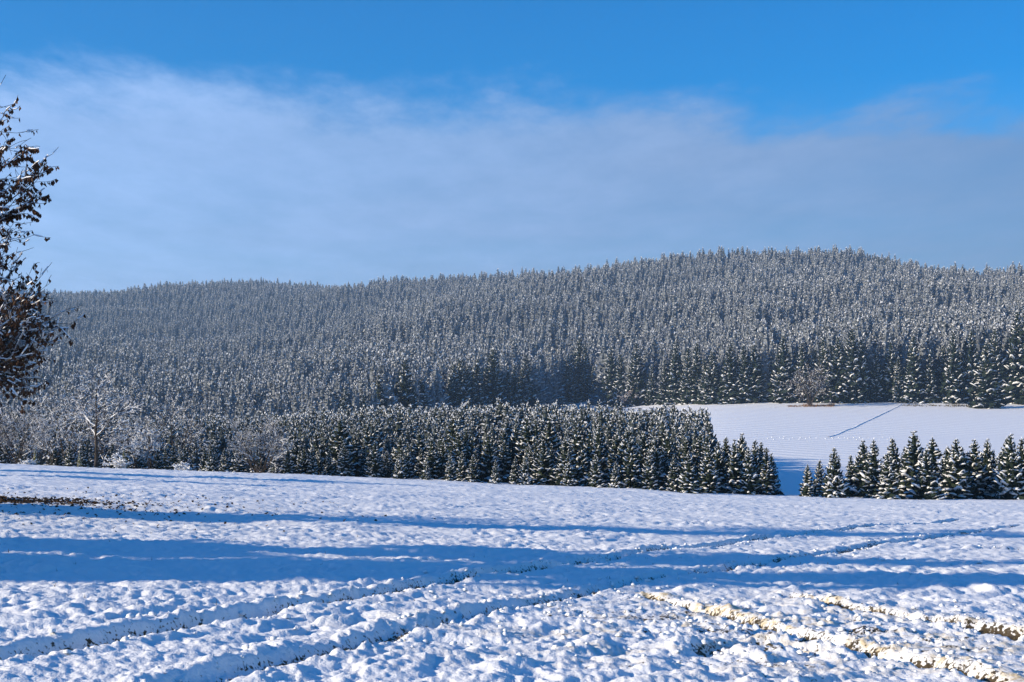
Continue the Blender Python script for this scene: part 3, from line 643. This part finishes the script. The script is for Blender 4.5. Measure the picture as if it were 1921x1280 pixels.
# ------------------------------------------------------------------ small things on the ground
def furrow():
    """snow bank along the ditch that climbs the valley field"""
    rnd = random.Random(3); mb = MB(); a = np.array([(1556 - 960.5) / FPX * 318, 318.0]); b = np.array([(1690 - 960.5) / FPX * 476, 476.0]); n = 90; prof = [(-.9, -.05), (-.45, .22), (0, .42), (.22, .30), (.4, -.22), (.8, -.25), (1.3, -.03)]
    d = (b - a) / np.linalg.norm(b - a); s = np.array([d[1], -d[0]]); k = len(prof)
    for i in range(n + 1):
        c = a + (b - a) * i / n + s * (vnoise(np.array([i * .13]), np.array([2.]), 5)[0] - .5) * .5; q = (.18 + .24 * rnd.random()) * (1 if i < n * .8 else .7)
        for o, z in prof:
            p = c + s * o * .62; mb.v.append((p[0], p[1], float(base_h(p[0], p[1])) + z * q + .02))
    mb.f = [(i * k + j, (i + 1) * k + j, (i + 1) * k + j + 1, i * k + j + 1) for i in range(n) for j in range(k - 1)]; mb.mi = [0] * len(mb.f)
    tag(link('snow_bank', mb.mesh('snow_bank', [M['tree_snow']], True)), 'narrow snow bank and ditch climbing the white valley field', kind='structure')
furrow()
def lump(mb, c, r, rnd, flat=.7):
    ph = [(0, 0, 1)] + [(math.cos(k * 1.2566 + j * .6) * q, math.sin(k * 1.2566 + j * .6) * q, zz) for j, (q, zz) in enumerate(((.8, .5), (.95, -.25))) for k in range(5)]
    vv = [Vector(p) * r * rnd.uniform(.7, 1.25) for p in ph]; vv = [Vector((v.x + c[0], v.y + c[1], v.z * flat + c[2])) for v in vv]
    f = [(0, 1 + k, 1 + (k + 1) % 5) for k in range(5)] + [(1 + k, 6 + k, 6 + (k + 1) % 5, 1 + (k + 1) % 5) for k in range(5)]
    mb.add(vv, f)
def clods():
    rnd = random.Random(9); xs = []
    for pts, hw, dep, bank, dirt, yl in RUTW:
        for (ax, ay), (bx, by) in zip(pts[:-1], pts[1:]):
            ln = math.hypot(bx - ax, by - ay)
            for _ in range(int(min(ln, 14) * (34 if yl else 20))):
                t = rnd.random(); g = rnd.gauss(0, 2.0) * hw; dx, dy = (bx - ax) / ln, (by - ay) / ln
                xs.append((ax + (bx - ax) * t - dy * g, ay + (by - ay) * t + dx * g, rnd.random() ** 3 * .035 + .006))
    tx, ty = unproject(1560, 1200)
    for _ in range(900): xs.append((rnd.gauss(tx, 2.3), rnd.gauss(ty, 1.7), rnd.random() ** 3 * .04 + .006))
    xs = [p for p in xs if 5 < p[1] < 40]; X = np.array([p[0] for p in xs]); Y = np.array([p[1] for p in xs]); Zs = base_h(X, Y) + near_detail(X, Y)[0]; mb = MB()
    for (x, y, r), z in zip(xs, Zs): lump(mb, (x, y, z + r * .25), r, rnd)
    tag(link('snow_clods', mb.mesh('snow_clods', [M['tree_snow']], True)), 'loose crumbs of snow thrown up along the wheel ruts', kind='stuff')
clods()
def litter():
    rnd = random.Random(12); P = []
    for _ in range(3600): P.append((LITTER[0] + rnd.gauss(-1.2, 1.9), LITTER[1] + rnd.gauss(0, 1.0)))
    for _ in range(700): P.append((LITTER[0] + rnd.gauss(.5, 3.5), LITTER[1] + rnd.gauss(-1, 4.5)))
    P = [p for p in P if p[1] > 8]; X = np.array([p[0] for p in P]); Y = np.array([p[1] for p in P]); Zs = base_h(X, Y) + near_detail(X, Y)[0]; mb = MB()
    for (x, y), z in zip(P, Zs):
        a = rnd.uniform(0, 6.28); w = rnd.uniform(.025, .055); c = Vector((x, y, z + .012)); u = Vector((math.cos(a), math.sin(a), rnd.uniform(-.2, .9))) * w; v = Vector((-math.sin(a), math.cos(a), rnd.uniform(-.2, .5))) * w * .7
        mb.add([c - u, c + v + Vector((0, 0, w * .5)), c + u, c - v], [(0, 1, 2), (0, 2, 3)])
    tag(link('fallen_leaves', mb.mesh('fallen_leaves', [M['litter']])), 'dark fallen leaves scattered over thin snow under the leafy tree', kind='stuff')
litter()
def stubble():
    rnd = random.Random(14); P = []
    for pts, hw, dep, bank, dirt, yl in RUTW:
        for (ax, ay), (bx, by) in zip(pts[:-1], pts[1:]):
            ln = math.hypot(bx - ax, by - ay); dx, dy = (bx - ax) / ln, (by - ay) / ln
            for _ in range(int(min(ln, 25) * 55 * dirt)):
                t = rnd.random(); g = rnd.gauss(0, .6) * hw; P.append((ax + (bx - ax) * t - dy * g, ay + (by - ay) * t + dx * g))
    for _ in range(260):
        P.append((rnd.uniform(-12, 9), rnd.uniform(12, 45)))
    P = [p for p in P if p[1] > 5]; X = np.array([p[0] for p in P]); Y = np.array([p[1] for p in P]); h, soil, _ = near_detail(X, Y); Zs = base_h(X, Y) + h; mb = MB()
    for k, ((x, y), z) in enumerate(zip(P, Zs)):
        if soil[k] < .25 and k < len(P) - 260: continue
        for _ in range(3):
            a = rnd.uniform(0, 6.28); l = rnd.uniform(.03, .085); s = Vector((math.cos(a), math.sin(a), 0)); c = Vector((x, y, z - .01)) + s * rnd.uniform(0, .03); tip = c + Vector((rnd.gauss(0, .5), rnd.gauss(0, .5), 1)).normalized() * l
            mb.add([c - s * .004, c + s * .004, tip], [(0, 1, 2)])
    tag(link('grass', mb.mesh('grass', [M['grass']])), 'dead grass blades poking through snow in the wheel ruts', kind='stuff')
stubble()
def prints():
    rnd = random.Random(15); mb = MB()
    for k in range(34):
        t = k / 33; px = 1440 + 230 * t; Y = 308 + rnd.gauss(0, 2.0) + (6 if k % 2 else 0); x, y, z = ground_at(px + rnd.gauss(0, 2), Y)
        lump(mb, (x, y, z + .05), rnd.uniform(.10, .2), rnd, .8)
    tag(link('snow_lumps', mb.mesh('snow_lumps', [M['tree_snow']], True)), 'line of kicked-up snow lumps crossing the white valley field', kind='stuff')
prints()
def margin(px0, px1, Y0, Y1, name, label, mt, n, hh, seed):
    """low dead growth along the top of the valley field"""
    rnd = random.Random(seed); mb = MB()
    for _ in range(n):
        t = rnd.random(); Y = Y0 + (Y1 - Y0) * t + rnd.gauss(0, 2.2); x, y, z = ground_at(px0 + (px1 - px0) * t, Y)
        for _ in range(3):
            a = rnd.uniform(0, 6.28); s = Vector((math.cos(a), math.sin(a), 0)); c = Vector((x, y, z - .05)) + s * rnd.uniform(0, .4); h = hh * rnd.uniform(.15, 1.1) * (.3 + 1.1 * float(vnoise(np.array([x * .35]), np.array([1.]), 6)[0]))
            mb.add([c - s * .09, c + s * .09, c + Vector((rnd.gauss(0, .3), rnd.gauss(0, .3), 1)) * h], [(0, 1, 2)])
    tag(link(name, mb.mesh(name, [M[mt]])), label, kind='stuff')
margin(1478, 1565, 475, 473, 'bracken', 'rust-brown dead bracken below the frosted tree at the field edge', 'rust_twig', 420, .9, 4)
margin(1690, 1830, 470, 464, 'field_weeds', 'pale brown weeds along the top edge of the valley field', 'grass', 260, .8, 5)

# ------------------------------------------------------------------ cold air over the valley
def haze():
    mb = MB(); x0, x1, y0, y1, z0, z1 = -2650, 2650, -2650, 2650, -40, 260
    v = [(x0,y0,z0),(x1,y0,z0),(x1,y1,z0),(x0,y1,z0),(x0,y0,z1),(x1,y0,z1),(x1,y1,z1),(x0,y1,z1)]
    mb.add(v, [(3,2,1,0),(4,5,6,7),(0,1,5,4),(1,2,6,5),(2,3,7,6),(3,0,4,7)])
    m = bpy.data.materials.new('cold_air'); m.use_nodes = True; nt = m.node_tree; nt.nodes.clear(); o = nt.nodes.new('ShaderNodeOutputMaterial'); p = nt.nodes.new('ShaderNodeVolumePrincipled')
    p.inputs['Color'].default_value = (.45, .68, 1, 1); p.inputs['Density'].default_value = .00020; p.inputs['Anisotropy'].default_value = .2; nt.links.new(p.outputs[0], o.inputs['Volume'])
    tag(link('haze', mb.mesh('haze', [m])), 'thin bluish winter haze filling the valley air', kind='stuff')
haze()
